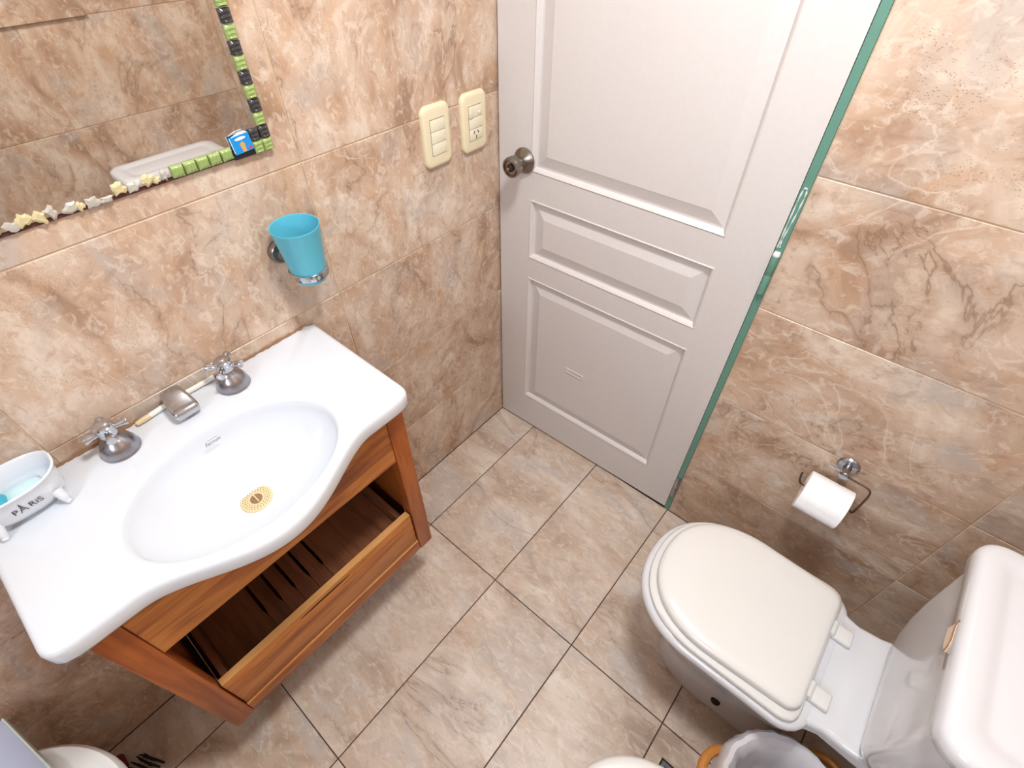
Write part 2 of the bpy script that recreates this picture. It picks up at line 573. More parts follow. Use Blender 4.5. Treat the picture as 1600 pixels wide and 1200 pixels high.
# stiles and rails around the panel openings
bm = bmesh.new()
xs_ = [DX0, 0.114, 0.648, DX1]
zs_ = [DZ0, 0.165, 0.703, 0.772, 0.955, 1.032, 1.93, DZ1]
for i in range(3):
    for j in range(7):
        if i == 1 and j in (1, 3, 5):
            continue
        vs = [bm.verts.new((x, DY, z)) for x, z in ((xs_[i], zs_[j]), (xs_[i + 1], zs_[j]), (xs_[i + 1], zs_[j + 1]), (xs_[i], zs_[j + 1]))]
        bm.faces.new(vs)
bmesh.ops.remove_doubles(bm, verts=bm.verts, dist=1e-5)
res = bmesh.ops.extrude_face_region(bm, geom=list(bm.faces))
bmesh.ops.translate(bm, verts=[v for v in res['geom'] if isinstance(v, bmesh.types.BMVert)], vec=(0, 0.035, 0))
dpart('door_leaf', bm, 'door_paint', smooth=30)
for (x0, x1, z0, z1) in panels:
    x0 = 0.114
    rings = []
    for ins, dep in ((0, 0.02), (0, 0.0), (0.003, -0.002), (0.007, 0.0015), (0.012, 0.0105), (0.017, 0.0105), (0.046, 0.002), (0.048, 0.0012)):
        rings.append([(x, DY + dep, z) for x, z in ((x0 + ins, z0 + ins), (x1 - ins, z0 + ins), (x1 - ins, z1 - ins), (x0 + ins, z1 - ins))])
    dpart('door_panel', loft(bmesh.new(), rings), 'door_paint', smooth=0)
# embossed maker's plate
bm = bmesh.new()
loft(bm, [[(x, DY + d, z) for x, z in rrect(0.318, 0.402, 0.036 - i, 0.0105 - i, 0.004)] for i, d in ((0, 0.004), (0, 0.0002), (0.0015, -0.0012), (0.003, -0.0012), (0.004, -0.0004))])
dpart('embossed_plate', bm, 'door_paint')
# knob
kz, kx = 1.056, 0.094
knob = dpart('door_knob', lathe(bmesh.new(), [(0.030, 0.0), (0.033, -0.003), (0.0325, -0.006), (0.024, -0.013), (0.014, -0.018), (0.0125, -0.026), (0.0135, -0.030),
                                              (0.022, -0.036), (0.0255, -0.044), (0.0262, -0.058), (0.0245, -0.064), (0.019, -0.066), (0.017, -0.0615), (0.011, -0.061)], (kx, DY, kz), (0, 1, 0), 40), 'steel_dull')
kl = lathe(bmesh.new(), [(0.0095, -0.058), (0.0095, -0.066), (0.007, -0.0685)], (kx, DY, kz), (0, 1, 0), 24)
kb = dpart('lock_ring', kl, 'dark_hole', knob)
dpart('lock_button', lathe(bmesh.new(), [(0.0045, -0.064), (0.0045, -0.073), (0.002, -0.0745)], (kx, DY, kz), (0, 1, 0), 16), 'brass', knob)
for hz in (0.10, 0.94, 1.82):
    h = part('door_hinge', lathe(bmesh.new(), [(0.0045, -0.002), (0.0072, 0), (0.0072, 0.046), (0.0066, 0.047), (0.0066, 0.049), (0.0072, 0.050), (0.0072, 0.094), (0.0052, 0.097), (0.003, 0.101)],
                                 (0.7595, -0.006, hz), n=16), 'green_paint' if hz > 0.5 else 'chrome_worn', door)
    part('hinge_tip', lathe(bmesh.new(), [(0.0074, 0.0), (0.0078, 0.004), (0.006, 0.008)], (0.7595, -0.006, hz + 0.094), n=16), 'dried_white_paint' if hz > 0.5 else 'chrome_worn', h)

jamb = part('trim_1', newbox((0.7515, -0.002, 0), (0.7675, 0.10, 2.06), 0.001), 'green_paint', smooth=0)
tag(jamb, 'sea green painted metal door jamb beside the hinges', 'trim', kind='structure')
bm = bmesh.new()
pth = bezier([(0.7545, -0.0026, 1.050), (0.7545, -0.0026, 1.10), (0.7560, -0.0026, 1.165), (0.7600, -0.0026, 1.178), (0.7640, -0.0026, 1.165), (0.7620, -0.0026, 1.12), (0.7575, -0.0026, 1.07), (0.7590, -0.0026, 1.052)], 6)
tube(bm, pth, [0.0012 + 0.0008 * math.sin(i * 1.7) for i in range(len(pth))], 6)
part('paint_smear', bm, 'dried_white_paint', jamb)
tag(part('trim_2', newbox((-0.0, 0.01, 2.047), (0.7515, 0.10, 2.06), 0.001), 'green_paint', smooth=0), 'sea green painted door frame header above the door', 'trim', kind='structure')
tag(part('trim_3', newbox((-0.002, 0.04, 0.0), (0.7515, 0.10, 2.047)), 'dark_hole', smooth=0), 'dark rebate of the door opening behind the leaf', 'trim', kind='structure')

# ------------------------------------------------------------------ wash basin
ZT = 0.867
sink = empty('wash_basin', (0.19, -0.992, 0.73), 'white ceramic wash basin with oval bowl and bowed front', 'sink')
YR, YL, YC = -0.667, -1.320, -0.992


def front_x(y):
    uu = abs(y - YC) / 0.212
    return 0.336 + (0.074 * ((math.cos(math.pi * min(uu, 1)) + 1) / 2) ** 0.8 if uu < 1 else 0)


def outline(inset=0.0):
    pts = []
    b = 0.004 if inset == 0 else 0.004
    yr, yl = YR - inset, YL + inset
    rad = 0.026 - inset * 0.5
    pts.append((0.001, yr))
    pts.append((0.15, yr))
    for k in range(7):
        a = math.radians(90 * k / 6)
        pts.append((0.334 - inset - rad + rad * math.sin(a), yr - rad + rad * math.cos(a)))
    n = 70
    for i in range(1, n):
        y = (yr - rad) + (yl + rad - (yr - rad)) * i / n
        pts.append((front_x(y) - inset, y))
    for k in range(7):
        a = math.radians(90 * k / 6)
        pts.append((0.334 - inset - rad + rad * math.cos(a), yl + rad - rad * math.sin(a)))
    pts.append((0.15, yl))
    pts.append((0.001, yl))
    return pts


BC = Vector((0.246, -0.990))
BA, BB = 0.130, 0.184


def cast(poly, ang):
    d = Vector((math.cos(ang), math.sin(ang)))
    best = None
    for p, q in zip(poly, poly[1:] + poly[:1]):
        p, q = Vector(p) - BC, Vector(q) - BC
        e = q - p
        den = d.x * e.y - d.y * e.x
        if abs(den) < 1e-12: continue
        t = (p.x * e.y - p.y * e.x) / den
        s = (p.x * d.y - p.y * d.x) / den
        if t > 0 and -1e-6 <= s <= 1 + 1e-6 and (best is None or t < best):
            best = t
    return BC + d * best


base_out = outline()
angs = [2 * math.pi * i / 240 for i in range(240)]
for cx_, cy_ in ((0.001, YR), (0.001, YL)):
    a = math.atan2(cy_ - BC.y, cx_ - BC.x) % (2 * math.pi)
    k = min(range(len(angs)), key=lambda i: abs(angs[i] - a))
    angs[k] = a


def ring_out(ins, z):
    poly = outline(ins)
    return [tuple(cast(poly, a)) + (z,) for a in angs]


def ring_ell(s, z, shift=0.0):
    dc = Vector((0.222, -0.989))
    c = BC * (1 - shift) + dc * shift
    out = []
    for a in angs:
        d = Vector((math.cos(a), math.sin(a)))
        rr = 1 / math.sqrt((d.x / BA) ** 2 + (d.y / BB) ** 2)
        out.append((c.x + d.x * rr * s, c.y + d.y * rr * s, z))
    return out


def bowl_z(t, zb=0.738, d=0.121):
    return zb + d * (0.55 * (1 - math.sqrt(max(0, 1 - min(t, 1) ** 2.2))) + 0.45 * t ** 2.4)


rings = []
for t in (0.12, 0.2, 0.3, 0.42, 0.54, 0.65, 0.75, 0.83, 0.89, 0.94, 0.97, 0.99):
    rings.append(ring_ell(t, bowl_z(t), 1 - t))
rings += [ring_ell(1.005, ZT - 0.0055), ring_ell(1.022, ZT - 0.0022), ring_ell(1.045, ZT - 0.0006), ring_ell(1.08, ZT)]
rings += [ring_out(0.012, ZT), ring_out(0.006, ZT - 0.0016), ring_out(0.002, ZT - 0.005), ring_out(0, ZT - 0.011), ring_out(0.0, ZT - 0.034), ring_out(0.003, ZT - 0.040), ring_out(0.010, ZT - 0.042)]
rings += [ring_ell(1.06, ZT - 0.042), ring_ell(0.97, 0.80), ring_ell(0.8, 0.755), ring_ell(0.4, 0.728), ring_ell(0.12, 0.722, 0.8)]
bm = loft(bmesh.new(), rings)
part('basin', bm, 'ceramic', sink, smooth=50)
# strainer
dz = bowl_z(0.12) + 0.0005
dcx, dcy = 0.219, -0.9885
st = part('strainer', lathe(bmesh.new(), [(0.0305, -0.002), (0.0305, 0.0012), (0.029, 0.0022), (0.014, 0.0008)], (dcx, dcy, dz), n=40), 'strainer_cream', sink)
part('strainer_hub', lathe(bmesh.new(), [(0.0115, 0.0), (0.0115, 0.0016), (0.009, 0.0022)], (dcx, dcy, dz), n=24), 'strainer_brown', st)
bm = newbox((dcx - 0.010, dcy - 0.0012, dz + 0.0015), (dcx + 0.010, dcy + 0.0012, dz + 0.0045), 0.0004)
part('strainer_bar', bm, 'strainer_cream', st)
bm = bmesh.new()
for rr, n, off in ((0.0165, 18, 0), (0.0205, 24, 0.1), (0.0245, 28, 0.05)):
    for k in range(n):
        a = 2 * math.pi * k / n + off
        lathe(bm, [(0.00095, 0.0004), (0.00095, 0.0023 if rr > 0.02 else 0.0018)], (dcx + rr * math.cos(a), dcy + rr * math.sin(a), dz), n=6)
o = part('strainer_holes', bm, 'strainer_brown', st, smooth=0)
o['kind'] = 'stuff'
# maker's script on the back slope of the bowl
tmx = Matrix.Translation((0.1345, -0.986, 0.8475)) @ Matrix(((0, -0.52, 0.854, 0), (1, 0, 0, 0), (0, 0.854, 0.52, 0), (0, 0, 0, 1)))
text_part('printed_name', 'Ferrum', 0.0095, 'ink', tmx, sink, shear=0.3)
bm = bmesh.new()
box(bm, (-0.007, 0.0052, 0), (0.012, 0.0057, 0.0002))
bmesh.ops.transform(bm, matrix=tmx, verts=bm.verts)
part('printed_line', bm, 'ink', sink, smooth=0)
# dirty sealant against the wall
bm = bmesh.new()
pts = []
for i in range(90):
    y = YR - 0.03 - i * (abs(YL - YR) - 0.06) / 89
    pts.append((0.0025 + random.uniform(-0.0008, 0.0012), y, ZT + 0.0012 + random.uniform(-0.0006, 0.0014)))
tube(bm, pts, [random.uniform(0.0016, 0.0036) for _ in pts], 6)
part('sealant', bm, 'grime', sink)


# ------------------------------------------------------------------ taps and spout
def tap(x, y, rot, label):
    t = empty('tap', (x, y, ZT), label, 'tap')
    part('bell_base', lathe(bmesh.new(), [(0.0268, 0), (0.0275, 0.002), (0.0265, 0.0045), (0.0258, 0.007), (0.0248, 0.013), (0.021, 0.022), (0.0145, 0.029), (0.0105, 0.033), (0.0095, 0.040)], (x, y, ZT), n=40), 'chrome_worn', t)
    hub = part('hub', lathe(bmesh.new(), [(0.0105, 0.036), (0.0125, 0.038), (0.0130, 0.050), (0.0140, 0.052), (0.0138, 0.056), (0.010, 0.0595), (0.003, 0.0605)], (x, y, ZT), n=32), 'chrome', t)
    for k in range(4):
        a = rot + k * math.pi / 2
        d = Vector((math.cos(a), math.sin(a), 0.0))
        part('handle_arm', lathe(bmesh.new(), [(0.0046, 0.010), (0.0048, 0.015), (0.0056, 0.021), (0.0068, 0.0270), (0.0064, 0.0290), (0.003, 0.0294)], Vector((x, y, ZT + 0.0455)), d, 18), 'chrome', t)
    for c in t.children:
        c.data.transform(Matrix.Diagonal((1.16, 1.16, 1.16, 1)))
        c.location *= 1.16
    return t


tap(0.047, -1.101, math.radians(86), 'chrome cross-handled tap between the soap tub and the spout')
tap(0.050, -0.887, math.radians(52), 'chrome cross-handled tap between spout and the cup holder side')
sp = empty('spout', (0.035, -0.985, ZT), 'short low chrome basin spout between the two taps', 'spout')
rings = []
SY = -0.985
for x, zc, hh, hw in ((0.010, 0.019, 0.019, 0.014), (0.012, 0.019, 0.019, 0.019), (0.030, 0.020, 0.018, 0.0205), (0.046, 0.022, 0.0135, 0.0225), (0.058, 0.0215, 0.0105, 0.0235), (0.068, 0.0195, 0.0095, 0.0235), (0.073, 0.018, 0.0085, 0.0225), (0.0755, 0.017, 0.006, 0.020)):
    rings.append([(x, p[0], ZT + p[1]) for p in rrect(SY, zc, hw, hh, 0.007, 5)])
part('spout_body', loft(bmesh.new(), rings), 'chrome', sp, smooth=45)
part('aerator', lathe(bmesh.new(), [(0.0085, 0), (0.0085, -0.004), (0.006, -0.0045)], (0.062, SY, ZT + 0.0115), n=20), 'dark_hole', sp)
stick = empty('toothbrush_handle', (0.013, -0.985, ZT + 0.003), 'slim white stick with cream end lying behind the spout', 'stick')
part('shaft', tube(bmesh.new(), [(0.0125, -1.035, ZT + 0.0065), (0.009, -1.0, ZT + 0.041), (0.007, -0.985, ZT + 0.0425), (0.0075, -0.95, ZT + 0.036), (0.0085, -0.905, ZT + 0.0065)][:1] + [(0.0068, -0.98, ZT + 0.0067), (0.0068, -0.905, ZT + 0.0067)], 0.0054, 12), 'stick_white', stick)
part('shaft_end', tube(bmesh.new(), [(0.0125, -1.0345, ZT + 0.0065), (0.0138, -1.048, ZT + 0.0064), (0.015, -1.060, ZT + 0.0062)], [0.0055, 0.0056, 0.0046], 12), 'stick_cream', stick)

# ------------------------------------------------------------------ vanity cabinet
van = empty('vanity_cabinet', (0.16, -0.985, 0.222), 'orange-brown wooden vanity cabinet with open slatted drawer under basin', 'cabinet')
FX = 0.303
TZ = 0.824
for y0, y1 in ((-0.722, -0.680), (-1.291, -1.248)):
    part('post', newbox((FX - 0.035, y0, 0.222), (FX + 0.002, y1, TZ), 0.0015), 'wood_z', van, smooth=30)
for y0, y1 in ((-0.700, -0.684), (-1.287, -1.271)):
    part('side_panel', newbox((0.012, y0, 0.235), (FX - 0.034, y1, TZ), 0.001), 'wood_z', van, smooth=30)
part('back_rail', newbox((0.012, -1.270, 0.70), (0.028, -0.701, TZ), 0.001), 'wood_y', van, smooth=30)
# the apron is cut away behind the bowl
prof_ = [(-1.2465, 0.652), (-0.7235, 0.652), (-0.7235, TZ)]
for i in range(25):
    yy = -0.7875 - 0.405 * i / 24
    prof_.append((yy, TZ - 0.112 * math.sin(math.pi * i / 24) ** 0.45))
prof_.append((-1.2465, TZ))
part('apron', loft(bmesh.new(), [[(x, a, b) for a, b in prof_] for x in (FX - 0.020, FX - 0.001)]), 'wood_y', van, smooth=0)
part('bottom_rail', newbox((FX - 0.020, -1.2465, 0.224), (FX + 0.001, -0.7235, 0.268), 0.0015), 'wood_y', van, smooth=30)
part('added_slot_backing', newbox((0.012, -1.270, 0.228), (FX - 0.021, -0.701, 0.238)), 'wood_x', van, smooth=0)  # added dark backing; hides the lit floor so the slat gaps read black
# open drawer
dr = part('drawer_front', newbox((FX - 0.021, -1.2450, 0.272), (FX - 0.003, -0.7255, 0.411), 0.0015), 'wood_y', van, smooth=30)
part('top_edge', newbox((FX - 0.0205, -1.2445, 0.4105), (FX - 0.0035, -0.7260, 0.4118)), 'wood_edge', dr, smooth=0)
part('rail_edge', newbox((FX - 0.0190, -1.2460, 0.2675), (FX + 0.0005, -0.7240, 0.2688)), 'wood_edge', dr, smooth=0)
# finger slot
bm = bmesh.new()
ring0 = []
for i in range(24):
    a = 2 * math.pi * i / 24
    ring0.append((-0.993 + 0.069 * math.cos(a), 0.396 + 0.0034 * math.sin(a)))
loft(bm, [[(FX - 0.006, y, z) for y, z in ring0], [(FX - 0.0026, y, z) for y, z in ring0]])
part('finger_slot', bm, 'dark_hole', dr, smooth=0)
for y0, y1 in ((-0.742, -0.728), (-1.243, -1.229)):
    part('drawer_side', newbox((0.03, y0, 0.285), (FX - 0.021, y1, 0.365), 0.001), 'wood_x', dr, smooth=30)
part('drawer_back', newbox((0.03, -1.229, 0.300), (0.042, -0.742, 0.360), 0.001), 'wood_y', dr, smooth=30)
sl = [-0.943, -0.984, -1.025, -1.0645, -1.106]
edges = [-0.743] + sl + [-1.228]
for k, (a, b) in enumerate(zip(edges, edges[1:])):
    y1 = a - (0.0042 if k > 0 else 0)
    y0 = b + (0.0042 if k < len(edges) - 2 else 0)
    ym = (y0 + y1) / 2
    # each board: narrow tongue behind, widening to meet its neighbour in front
    b_l = b + (0.0006 if k < len(edges) - 2 else 0)
    b_r = a - (0.0006 if k > 0 else 0)
    pl = [(0.042, y0), (0.172, y0), (0.189, b_l), (0.281, b_l), (0.281, b_r), (0.189, b_r), (0.172, y1), (0.042, y1)]
    bm = loft(bmesh.new(), [[(x, y, 0.308) for x, y in pl], [(x, y, 0.320) for x, y in pl]])
    part('slat', bm, 'wood_x', dr, smooth=0)

# ------------------------------------------------------------------ soap dish shaped like a footed bathtub
TX, TY = 0.056, -1.2455
dish = empty('soap_dish', (TX, TY, ZT), 'white footed bathtub-shaped soap dish printed PARIS', 'soap dish')


def tub_ring(hx, hy, z, n=48, p=2.5, lift=0.0):
    out = []
    for i in range(n):
        a = 2 * math.pi * i / n
        c, s = math.cos(a), math.sin(a)
        x = math.copysign(abs(c) ** (2 / p), c) * hx
        y = math.copysign(abs(s) ** (2 / p), s) * hy
        out.append((TX + x, TY + y, z + lift * (abs(y) / hy) ** 3))
    return out


rings = [tub_ring(0.024, 0.044, 0.878), tub_ring(0.033, 0.053, 0.880), tub_ring(0.038, 0.058, 0.890), tub_ring(0.040, 0.061, 0.912), tub_ring(0.042, 0.064, 0.926, lift=0.004),
         tub_ring(0.045, 0.067, 0.930, lift=0.004), tub_ring(0.0455, 0.0675, 0.9325, lift=0.004), tub_ring(0.043, 0.065, 0.934, lift=0.004), tub_ring(0.0395, 0.0615, 0.930, lift=0.004),
         tub_ring(0.037, 0.058, 0.905), tub_ring(0.034, 0.054, 0.889), tub_ring(0.024, 0.044, 0.884)]
part('tub_body', loft(bmesh.new(), rings), 'ceramic', dish, smooth=60)
for sx in (-1, 1):
    for sy in (-1, 1):
        fx, fy = TX + sx * 0.031, TY + sy * 0.041
        pth = bezier([(fx - sx * 0.004, fy, 0.893), (fx + sx * 0.004, fy + sy * 0.002, 0.883), (fx + sx * 0.007, fy + sy * 0.003, 0.874), (fx + sx * 0.012, fy + sy * 0.005, 0.8712)], 5)
        part('claw_foot', tube(bmesh.new(), pth, [0.009 - 0.005 * i / (len(pth) - 1) for i in range(len(pth))], 10), 'ceramic', dish)
tm = Matrix.Translation((TX + 0.0402, TY + 0.006, 0.905)) @ Matrix(((0, 0.08, 0.997, 0), (1, 0, 0, 0), (0, 0.997, -0.08, 0), (0, 0, 0, 1)))
text_part('printed_letter', 'P', 0.0150, 'ink', tm @ Matrix.Translation((-0.0172, 0, 0)), dish)
text_part('printed_letters', 'RiS', 0.0150, 'ink', tm @ Matrix.Translation((0.0105, 0, 0)), dish)
# the A drawn as a little lattice tower
bm = bmesh.new()
for seg in (((-0.0048, -0.006), (-0.0012, 0.004)), ((-0.0012, 0.004), (0.0, 0.013)), ((0.0048, -0.006), (0.0012, 0.004)), ((0.0012, 0.004), (0.0, 0.013)), ((-0.003, -0.0008), (0.003, -0.0008)), ((-0.0018, 0.003), (0.0018, 0.003))):
    (ax, ay), (bx_, by_) = seg
    tube(bm, [tm @ Vector((ax - 0.0072, ay, 0.0003)), tm @ Vector((bx_ - 0.0072, by_, 0.0003))], 0.00055, 5)
part('printed_tower', bm, 'ink', dish, smooth=0)
soap = part('soap_bar', loft(bmesh.new(), [tub_ring(0.020, 0.030, 0.886, p=3), tub_ring(0.026, 0.036, 0.890, p=3), tub_ring(0.027, 0.037, 0.898, p=3), tub_ring(0.022, 0.031, 0.904, p=3)]), 'soap_pale', None, smooth=60)
tag(soap, 'pale bluish soap bar lying in the bathtub-shaped dish', 'soap')
bm = loft(bmesh.new(), [[(x, y - 0.026, z) for x, y, z in tub_ring(a, b, c, p=2.2)] for a, b, c in ((0.015, 0.014, 0.9045), (0.017, 0.016, 0.909), (0.012, 0.011, 0.914))])
tag(part('soap_bar', bm, 'soap_blue', None, smooth=60), 'deep turquoise soap remnant on top of the pale bar', 'soap')

# ------------------------------------------------------------------ mirror with mosaic border
MX = 0.0062
MY0, MY1, MZ0, MZ1 = -1.42, -0.629, 1.246, 1.98
mir = empty('wall_mirror', (0.004, (MY0 + MY1) / 2, MZ0), 'wall mirror with a broken green and black mosaic border', 'mirror')
part('backing_board', newbox((0.0003, MY0, MZ0), (0.0035, MY1, MZ1)), 'mirror_back', mir, smooth=0)
part('glass', newbox((0.0035, MY0 + 0.0005, MZ0 + 0.007), (MX, MY1 - 0.0005, MZ1 - 0.0005)), 'mirror_glass', mir, smooth=0)
# one mosaic piece: a little glazed block with three wavy ridges
TWID, TPIT = 0.0176, 0.0206


def mosaic_mesh(material):
    bm = bmesh.new()
    n, m = 6, 9
    grid = []
    for i in range(n + 1):
        rowv = []
        for j in range(m + 1):
            y = -TWID / 2 + TWID * i / n
            z = -0.0096 + 0.0192 * j / m
            edge = min(1, 2.2 * min(i, n - i, j, m - j) / 2 + 0.2)
            x = 0.0028 + 0.0030 * edge + 0.0010 * math.sin(j * 2 * math.pi / 3 + 0.6 * math.sin(i * 1.3)) * edge
            rowv.append(bm.verts.new((x, y, z)))
        grid.append(rowv)
    for i in range(n):
        for j in range(m):
            bm.faces.new((grid[i][j], grid[i + 1][j], grid[i + 1][j + 1], grid[i][j + 1]))
    bot = [grid[i][0] for i in range(n + 1)] + [grid[n][j] for j in range(1, m + 1)] + [grid[i][m] for i in range(n - 1, -1, -1)] + [grid[0][j] for j in range(m - 1, 0, -1)]
    low = [bm.verts.new((0, v.co.y, v.co.z)) for v in bot]
    for k in range(len(bot)):
        q = (k + 1) % len(bot)
        bm.faces.new((bot[k], low[k], low[q], bot[q]))
    bmesh.ops.recalc_face_normals(bm, faces=bm.faces)
    me = bpy.data.meshes.new('mosaic_tile')
    bm.to_mesh(me)
    bm.free()
    me.materials.append(MATS[material])
    me.polygons.foreach_set('use_smooth', [True] * len(me.polygons))
    me.set_sharp_from_angle(angle=math.radians(55))
    return me


MG, MB_ = mosaic_mesh('mosaic_green'), mosaic_mesh('mosaic_black')


def mosaic(y, z, me, rx=0.0):
    o = link('mosaic_tile', me, (MX, y, z), mir)
    o.rotation_euler = (math.radians(rx), 0, 0)


yc = MY1 - TWID / 2
k = 0
z = MZ0 + 0.0098
while z < MZ1 - 0.008:
    mosaic(yc + random.uniform(-0.0006, 0.0006), z, MG if k % 2 == 0 else MB_, random.uniform(-2, 2))
    z += TPIT
    k += 1
mosaic(yc - 0.0186, MZ0 + 0.0098, MG, 1)
mosaic(yc - 0.0192, MZ0 + 0.0098 + TPIT, MB_, -2)
for i in range(5):
    mosaic(-0.7135 - i * 0.0208, MZ0 + 0.0125 + random.uniform(-0.0006, 0.0006), MG, 90 + random.uniform(-3, 3))
# dried glue where pieces fell off
random.seed(21)
y = -0.818
while y > MY0 + 0.02:
    wdt = random.uniform(0.012, 0.024)
    hgt = random.uniform(0.009, 0.023)
    if True:
        bm = bmesh.new()
        n = 14
        z0 = MZ0 + random.uniform(0.0, 0.005)
        def blob(s, x):
            return [(x, y + s * (wdt / 2 * math.cos(2 * math.pi * i / n) * jit[i]), z0 + hgt / 2 + s * (hgt / 2 * math.sin(2 * math.pi * i / n) * jit[i])) for i in range(n)]
        jit = [random.uniform(0.6, 1.3) for _ in range(n)]
        loft(bm, [blob(1.0, MX - 0.0015), blob(0.95, MX + random.uniform(0.001, 0.0022)), blob(0.55, MX + random.uniform(0.002, 0.0045))])
        part('glue_patch', bm, random.choice(['glue_cream', 'glue_clear']), mir, smooth=25)
    y -= wdt * random.uniform(0.7, 1.1)

# small blue printed packet stuck in the border gap
card = empty('blue_packet', (0.013, -0.683, 1.254), 'small blue printed card stuck on the mirror corner', 'card')
cm = Matrix.Translation((0.0118, -0.6835, 1.2690)) @ Matrix.Rotation(math.radians(4), 4, 'X')


def cpart(name, bm, m, parent=card):
    bmesh.ops.transform(bm, matrix=cm, verts=bm.verts)
    return part(name, bm, m, parent, smooth=0)


cpart('card_body', newbox((-0.001, -0.0170, -0.0135), (0.0008, 0.0170, 0.0145), 0.0004), 'card_blue')
cpart('white_fold', loft(bmesh.new(), [[(x, y, z) for y, z in ((-0.0170, 0.0135), (0.0165, 0.0135), (0.0125, 0.0175), (-0.0005, 0.0180))] for x in (-0.001, 0.0002)]), 'card_white')
cpart('white_side', newbox((-0.0012, -0.0178, -0.0110), (0.0004, -0.0168, 0.0140)), 'card_white')
cpart('title_print', loft(bmesh.new(), [[(x, 0.010 * math.cos(a), 0.0092 + 0.0024 * math.sin(a)) for a in [2 * math.pi * i / 16 for i in range(16)]] for x in (0.0007, 0.0010)]), 'card_white')
cpart('tan_print', loft(bmesh.new(), [[(x, y, z) for y, z in ((-0.003, -0.0125), (0.003, -0.0125), (0.0045, 0.0), (0.001, 0.0045), (-0.0045, 0.001))] for x in (0.0007, 0.0010)]), 'card_tan')
cpart('badge_print', loft(bmesh.new(), [[(x, 0.0115 + 0.003 * math.cos(a), -0.009 + 0.003 * math.sin(a)) for a in [2 * math.pi * i / 12 for i in range(12)]] for x in (0.0007, 0.0010)]), 'card_red')
part('tape_strip', newbox((MX, -0.703, 1.2462), (MX + 0.004, -0.6645, 1.2600), 0.0006), 'black_tape', card, smooth=0)


# ------------------------------------------------------------------ switch and socket plates
def plate(y, z, label, kind):
    p = empty('switch_plate' if kind == 0 else 'socket_plate', (0.002, y, z - 0.065), label, 'switch' if kind == 0 else 'socket')
    hw, hh = 0.0425, 0.065
    def out(ins):
        pts = []
        for sx, sz, a0 in ((1, 1, 0), (-1, 1, 90), (-1, -1, 180), (1, -1, 270)):
            rad = 0.014 - ins * 0.5
            for k in range(6):
                a = math.radians(a0 + 90 * k / 5)
                pts.append((y + sx * (hw - ins - rad) + rad * math.cos(a), z + sz * (hh - ins - rad) + rad * math.sin(a)))
        # arch top and bottom edges
        return [(yy, zz + (0.0055 if zz > z else -0.0055) * (1 - ((yy - y) / hw) ** 2) * (abs(zz - z) / hh) ** 2) for yy, zz in pts]
    rings = [[(x, a, b) for a, b in out(i)] for x, i in ((0.0, 0.0), (0.006, 0.0), (0.0085, 0.0012), (0.0105, 0.0045), (0.0112, 0.010))]
    part('cover', loft(bmesh.new(), rings), 'ivory_plastic', p, smooth=40)
    part('module_gap', newbox((0.009, y - 0.0232, z - 0.0398), (0.01145, y + 0.0232, z + 0.0398)), 'dark_hole', p, smooth=0)
    for i in range(3):
        z0 = z - 0.0390 + i * 0.0262
        nm = 'rocker' if kind == 0 or i > 0 else 'outlet'
        x1 = 0.0128 if not (kind == 1 and i == 2) else 0.0135
        m = part(nm, newbox((0.009, y - 0.0224, z0), (x1, y + 0.0224, z0 + 0.0253), 0.0007), 'ivory_key', p, smooth=30)
        if kind == 1 and i == 0:
            for dy, dzz, ang in ((-0.007, 0.005, 28), (0.007, 0.005, -28), (0.0, -0.006, 0)):
                bm = newbox((-0.0004, -0.0011, -0.0040), (0.0004, 0.0011, 0.0040))
                bmesh.ops.transform(bm, matrix=Matrix.Translation((x1, y + dy, z0 + 0.0127 + dzz)) @ Matrix.Rotation(math.radians(-ang), 4, 'X'), verts=bm.verts)
                part('pin_slot', bm, 'dark_hole', m, smooth=0)
        if kind == 1 and i == 2:
            part('dimmer_nub', lathe(bmesh.new(), [(0.0036, 0), (0.0036, 0.002), (0.002, 0.003)], (x1, y + 0.012, z0 + 0.008), (1, 0, 0), 16), 'ivory_plastic', m)
            part('lifted_key', newbox((x1 - 0.0005, y - 0.0222, z0 + 0.001), (x1 + 0.0025, y - 0.0125, z0 + 0.0245), 0.0008), 'ivory_key', m, smooth=30)


plate(-0.2385, 1.157, 'ivory triple rocker switch plate nearer the mirror', 0)
plate(-0.113, 1.155, 'ivory plate with rockers and a three-slot outlet beside the door', 1)

# ------------------------------------------------------------------ cup and its wall holder
CX, CY = 0.060, -0.664
hold = empty('cup_holder', (0.03, -0.672, 1.03), 'chrome ring holder screwed to the tiled wall', 'holder')
part('wall_rose', lathe(bmesh.new(), [(0.0235, 0), (0.0245, 0.003), (0.0235, 0.010), (0.020, 0.0135), (0.010, 0.014)], (0, -0.684, 1.060), (1, 0, 0), 32), 'steel_dull', hold)
part('arm', tube(bmesh.new(), bezier([(0.010, -0.684, 1.060), (0.020, -0.684, 1.058), (0.026, -0.682, 1.047), (0.026, -0.678, 1.038)], 5), 0.0075, 14), 'chrome', hold)
bm = lathe(bmesh.new(), [(0.0362, 0.0), (0.0382, 0.001), (0.0387, 0.0075), (0.0382, 0.014), (0.0362, 0.015), (0.0362, 0.0)], (CX, CY, 1.022), n=48, cap0=False, cap1=False)
bmesh.ops.remove_doubles(bm, verts=bm.verts, dist=1e-5)
part('ring', bm, 'chrome', hold)
cup = part('cup', lathe(bmesh.new(), [(0.026, 0.008), (0.0295, 0.0085), (0.0312, 0.012), (0.0352, 0.036), (0.0452, 0.121), (0.0462, 0.1235), (0.0458, 0.1250), (0.0444, 0.1245), (0.0436, 0.121), (0.0338, 0.036), (0.0297, 0.014), (0.024, 0.012)], (CX, CY, 1.003), n=56), 'cup_plastic')
tag(cup, 'turquoise plastic tumbler standing in the chrome wall ring', 'cup')

